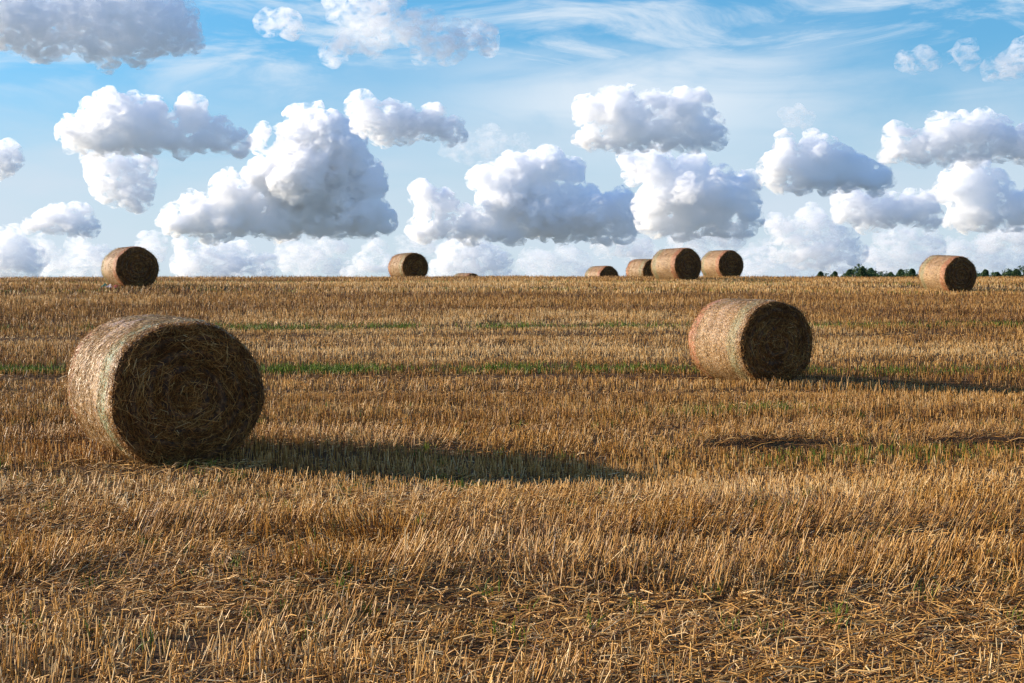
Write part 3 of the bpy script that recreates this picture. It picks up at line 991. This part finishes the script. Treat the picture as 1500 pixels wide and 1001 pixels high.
def cloud(lobes, base, seed, R=2600.0, dens=0.10, soft=0.0, flat=0.22):
    S = R / F
    rs = np.random.RandomState(seed)
    sph = []
    lobes = list(lobes)
    if soft >= 1.2:
        # shreds rather than one ball
        lobes = [(px + rs.normal() * r * .9, py + rs.normal() * r * .45, r * rs.uniform(.28, .6)) for px, py, r in lobes for _ in range(7)]
    if soft < 0.45 and base < 400:
        # one common, nearly level base
        for bx in np.arange(min(l[0] - l[2] * .4 for l in lobes), max(l[0] + l[2] * .4 for l in lobes), 13):
            up = [l for l in lobes if abs(l[0] - bx) < l[2] * 0.8]
            if up and max(l[1] + l[2] for l in up) > base - 32:
                lobes.append((bx, base - 9 + rs.uniform(-5, 4), rs.uniform(9, 16)))
    for px, py, r in lobes:
        rr = r * S * 0.90
        c = np.array([(px - 750) * S, R + rs.uniform(-.45, .45) * rr, CAMZ + (HZ - py) * S])
        sph.append((c, rr))
        for _ in range(26):
            d = rs.normal(size=3); d /= np.linalg.norm(d)
            if d[2] < -0.5: continue
            r2 = rr * rs.uniform(.20, .42); c2 = c + d * rr * rs.uniform(.78, .95)
            sph.append((c2, r2))
            for _ in range(5):
                e = d * .7 + rs.normal(size=3); e /= np.linalg.norm(e)
                sph.append((c2 + e * r2 * .9, r2 * rs.uniform(.3, .5)))
    zb = CAMZ + (HZ - base) * S
    vox = (1.6 + 0.8 * min(soft, 1)) * S
    V = []; Fc = []; n = 0
    for c, r in sph:
        if r < vox * 1.2: continue
        v = IV * r + c
        V.append(v); Fc.append(IF + n); n += len(v)
    V = np.concatenate(V); Fc = np.concatenate(Fc)
    V[:, 2] = np.where(V[:, 2] < zb, zb + (V[:, 2] - zb) * flat, V[:, 2])
    k = S / 1.25
    lay = ((1.6, [('VORONOI', 30, -10, 0), ('VORONOI', 12, -6.5, 0), ('CLOUDS', 34, 24, 3), ('CLOUDS', 14, 13 + 10 * soft, 5), ('VORONOI', 6, -3.2, 0), ('CLOUDS', 4, 5.5 + 6 * soft, 3)], 0.48, dens, vox),
           (1.0, [('VORONOI', 26, -11, 0), ('CLOUDS', 30, 46 + 14 * soft, 5), ('CLOUDS', 8, 12, 3)], 0.32 - 0.04 * soft, min(0.050 + 0.10 * dens, 1.3 * dens + 0.004), vox * 1.3))
    obs = []
    for nm, (_, mods, mid, dn, vx) in zip(('cloud', 'wispy_fringe'), lay):
        me = quads_mesh(nm, V, Fc)
        o = bpy.data.objects.new(nm, me); COL.objects.link(o)
        md = o.modifiers.new('r', 'REMESH'); md.mode = 'VOXEL'; md.voxel_size = vx
        for kind, sz, st, dp in mods:
            md = o.modifiers.new('d', 'DISPLACE'); md.texture = tex(kind, round(sz * k, 2), dp or 2); md.texture_coords = 'GLOBAL'
            md.strength = st * k; md.mid_level = mid if kind != 'CLOUDS' else (0.56 if nm == 'cloud' else mid)
        md = o.modifiers.new('r', 'REMESH'); md.mode = 'VOXEL'; md.voxel_size = vx      # heal the folds of the relief
        dg = bpy.context.evaluated_depsgraph_get()
        me2 = bpy.data.meshes.new_from_object(o.evaluated_get(dg))
        COL.objects.unlink(o); bpy.data.objects.remove(o)
        me2.materials.clear()
        me2.materials.append(vapour('cloud_vapour', dn * 1.25 / S, S, 1.0 if (soft > 0.7 or nm == 'wispy_fringe') else 0.0))
        ob = bpy.data.objects.new(nm, me2); COL.objects.link(ob)
        obs.append(ob)
    obs[1].parent = obs[0]
    return obs[0]


CLOUDS = [
    # lobes (photo x, y, radius), base row, distance, density, softness, label
    ([(-30, 20, 60), (40, 28, 48), (120, 20, 52), (200, 22, 52), (255, 48, 36), (60, 62, 26), (150, 66, 24), (285, 66, 14), (215, 60, 28)], 84, 2100, 0.0320, .8, 'broad grey bottomed cloud in the top left corner'),
    ([(398, 34, 9), (415, 36, 13), (422, 46, 8)], 60, 2300, 0.0121, 1.3, 'tiny wisp of cloud alone in the blue near the top'),
    ([(505, -8, 22), (535, 14, 34), (575, 22, 38), (612, 50, 28), (640, 70, 18), (668, 78, 9), (482, 74, 9), (560, 50, 22)], 92, 2300, 0.0110, 1.4, 'thin ragged cloud at the top edge left of centre'),
    ([(118, 200, 22), (160, 172, 33), (195, 178, 30), (225, 172, 26), (215, 198, 28), (280, 178, 24), (318, 195, 20), (348, 206, 11), (255, 205, 20), (165, 205, 26)], 221, 2350, 0.0800, .3, 'long flat bottomed cumulus with a dark tail, upper left'),
    ([(148, 245, 20), (172, 262, 26), (203, 282, 20), (215, 240, 9), (185, 285, 18)], 300, 2900, 0.0400, .8, 'soft ragged puff hanging under the long upper left cumulus'),
    ([(-4, 235, 22), (10, 228, 14), (10, 248, 14)], 262, 3150, 0.0600, .5, 'white puff cut by the left edge at mid height'),
    ([(62, 325, 16), (88, 322, 18), (116, 326, 16), (130, 338, 9)], 348, 3600, 0.0450, .5, 'small low puff above the left horizon'),
    ([(448, 180, 24), (480, 198, 30), (432, 208, 28), (508, 232, 34), (538, 268, 26), (545, 308, 24), (388, 262, 28), (332, 280, 20), (284, 296, 15), (440, 262, 48), (490, 285, 48), (352, 308, 34), (300, 315, 24), (258, 322, 18), (420, 315, 38), (460, 318, 28), (520, 318, 28), (384, 194, 9), (376, 212, 9), (566, 316, 9)], 342, 2700, 0.2400, .0, 'tallest towering cumulus with a steep blue shaded right flank'),
    ([(528, 156, 14), (542, 178, 22), (590, 180, 24), (630, 183, 22), (658, 192, 15), (678, 198, 7), (560, 190, 20)], 211, 2520, 0.0600, .5, 'rounded soft cumulus high right of the tallest tower'),
    ([(620, 284, 17), (650, 300, 18), (622, 312, 14), (708, 262, 15), (760, 256, 30), (800, 246, 24), (835, 252, 18), (740, 298, 38), (800, 308, 42), (860, 312, 36), (905, 310, 26), (932, 325, 14), (690, 330, 22)], 348, 3300, 0.2000, .05, 'broad cumulus in the centre with a large blue shaded patch'),
    ([(868, 163, 20), (900, 162, 27), (928, 182, 25), (962, 150, 14), (1002, 162, 28), (1022, 185, 25), (1045, 202, 12), (975, 192, 22)], 213, 2460, 0.0900, .25, 'double humped cumulus high right of centre'),
    ([(928, 243, 18), (960, 250, 25), (1012, 252, 24), (1000, 288, 36), (1050, 290, 32), (1085, 284, 24), (1094, 315, 20), (960, 300, 26), (1010, 322, 26), (1050, 316, 26)], 340, 3000, 0.1400, .1, 'heaped cumulus below the double humped one'),
    ([(1138, 245, 19), (1152, 222, 17), (1198, 228, 25), (1230, 245, 25), (1260, 254, 22), (1290, 260, 14), (1180, 258, 20)], 277, 2350, 0.1600, .05, 'compact cumulus with a flat blue base right of centre'),
    ([(1240, 290, 12), (1265, 303, 18), (1298, 310, 17), (1345, 305, 20), (1320, 312, 18)], 328, 3400, 0.0700, .4, 'elongated puff under the compact cumulus at right'),
    ([(1312, 210, 14), (1345, 214, 14), (1382, 202, 24), (1428, 190, 26), (1472, 205, 22), (1520, 208, 30)], 232, 2650, 0.0800, .3, 'wide cumulus reaching the right edge, upper of the two'),
    ([(1424, 254, 24), (1402, 278, 26), (1442, 280, 26), (1470, 278, 10), (1490, 302, 22), (1520, 300, 30), (1430, 306, 26)], 332, 3500, 0.0900, .15, 'tall rounded cumulus near the right edge'),
    ([(12, 362, 22), (30, 378, 26), (50, 388, 14), (-10, 380, 30)], 410, 4200, 0.0220, .2, 'low cumulus on the horizon at the left edge'),
    ([(118, 368, 15), (142, 382, 18), (108, 394, 12), (170, 392, 14), (220, 370, 14)], 410, 5000, 0.0156, .3, 'low faint cumulus behind the left skyline bale'),
    ([(268, 362, 12), (310, 374, 19), (352, 384, 20), (278, 392, 22), (388, 394, 12), (330, 398, 22)], 410, 4500, 0.0200, .2, 'low cumulus on the horizon right of the left skyline bale'),
    ([(548, 366, 14), (532, 388, 16), (575, 392, 14), (515, 398, 10)], 410, 5300, 0.0156, .3, 'low cumulus behind the lone skyline bale'),
    ([(652, 366, 15), (692, 370, 22), (722, 384, 20), (648, 392, 18), (690, 396, 20)], 410, 4800, 0.0220, .2, 'low domed cumulus just right of the lone skyline bale'),
    ([(880, 362, 9), (905, 356, 14), (928, 363, 9)], 371, 4000, 0.0156, .4, 'small flat puff above the half sunken bale'),
    ([(1002, 348, 12), (1030, 352, 11), (1062, 350, 15), (1080, 352, 8)], 360, 4100, 0.0156, .4, 'thin puff just above the group of bales'),
    ([(780, 385, 14), (820, 378, 16), (850, 390, 14), (800, 396, 16)], 410, 5600, 0.0096, .5, 'faint low cloud left of the half sunken bale'),
    ([(1138, 330, 14), (1190, 328, 18), (1228, 342, 17), (1212, 362, 22), (1180, 368, 18), (1150, 352, 12), (1250, 368, 12)], 388, 3900, 0.0200, .3, 'mid sized cumulus above the crest right of the bale group'),
    ([(1300, 346, 12), (1330, 344, 14), (1358, 352, 12), (1320, 366, 14), (1290, 372, 12), (1370, 372, 14)], 388, 4700, 0.0132, .4, 'faint cumulus above the distant trees'),
    ([(1484, 342, 14), (1500, 350, 16), (1462, 350, 8)], 362, 4300, 0.0176, .4, 'small puff at the right edge near the horizon'),
    ([(1120, 388, 14), (1160, 392, 14), (1100, 396, 12), (1190, 396, 12)], 410, 5800, 0.0096, .5, 'faint cloud bank low over the crest at right'),
    ([(430, 372, 16), (465, 380, 16), (445, 396, 18), (485, 396, 12), (505, 388, 10)], 410, 5500, 0.0112, .4, 'faint low cumulus under the tallest tower'),
    ([(968, 385, 12), (1120, 366, 12), (1105, 376, 12), (950, 372, 9)], 410, 5900, 0.0096, .5, 'faint low cloud behind the bale group'),
    ([(1405, 368, 14), (1440, 376, 16), (1470, 384, 16), (1500, 380, 18)], 410, 5200, 0.0112, .4, 'faint low cloud bank right of the right skyline bale'),
    ([(1165, 172, 10), (1150, 176, 8), (1182, 176, 8)], 186, 2600, 0.0077, 1.2, 'thin wisp above the compact cumulus'),
    ([(1350, 90, 12), (1335, 95, 10), (1395, 82, 9)], 106, 2400, 0.0077, 1.4, 'thin ragged wisp high at right'),
    ([(455, 362, 12), (498, 366, 10), (478, 358, 12)], 392, 5100, 0.0088, .5, 'faint puff low in the gap left of the lone skyline bale'),
    ([(742, 398, 12), (768, 394, 10), (600, 352, 9), (618, 356, 10), (590, 356, 8)], 410, 5400, 0.0068, .6, 'pale shreds low in the sky right of the lone skyline bale'),
    ([(60, 368, 10), (82, 378, 13), (74, 394, 14)], 410, 4900, 0.0100, .4, 'pale low puff left of the left skyline bale'),
    ([(1020, 375, 12), (990, 372, 12), (1045, 380, 10)], 392, 5700, 0.0076, .5, 'pale low cloud just over the biggest bale of the group'),
    ([(1235, 388, 12), (1262, 384, 14), (1285, 392, 12)], 410, 5600, 0.0088, .4, 'pale low cloud behind the dense dark clump of trees'),
    ([(700, 218, 16), (730, 212, 18), (765, 216, 14), (672, 222, 10)], 236, 3900, 0.0020, 1.3, 'thin pale veil cloud just above the central cumulus'),
    ([(1480, 95, 18), (1500, 85, 20), (1460, 102, 10)], 112, 2400, 0.0099, 1.2, 'soft grey wisp at the right edge high up'),
]
for i, (lobes, base, R_, dens, soft, label) in enumerate(CLOUDS):
    ob = cloud(lobes, base, 300 + i, R_, dens, soft)
    tag(ob, label, 'cloud', 'clouds in the sky')
    print('cloud', i, len(ob.data.vertices))
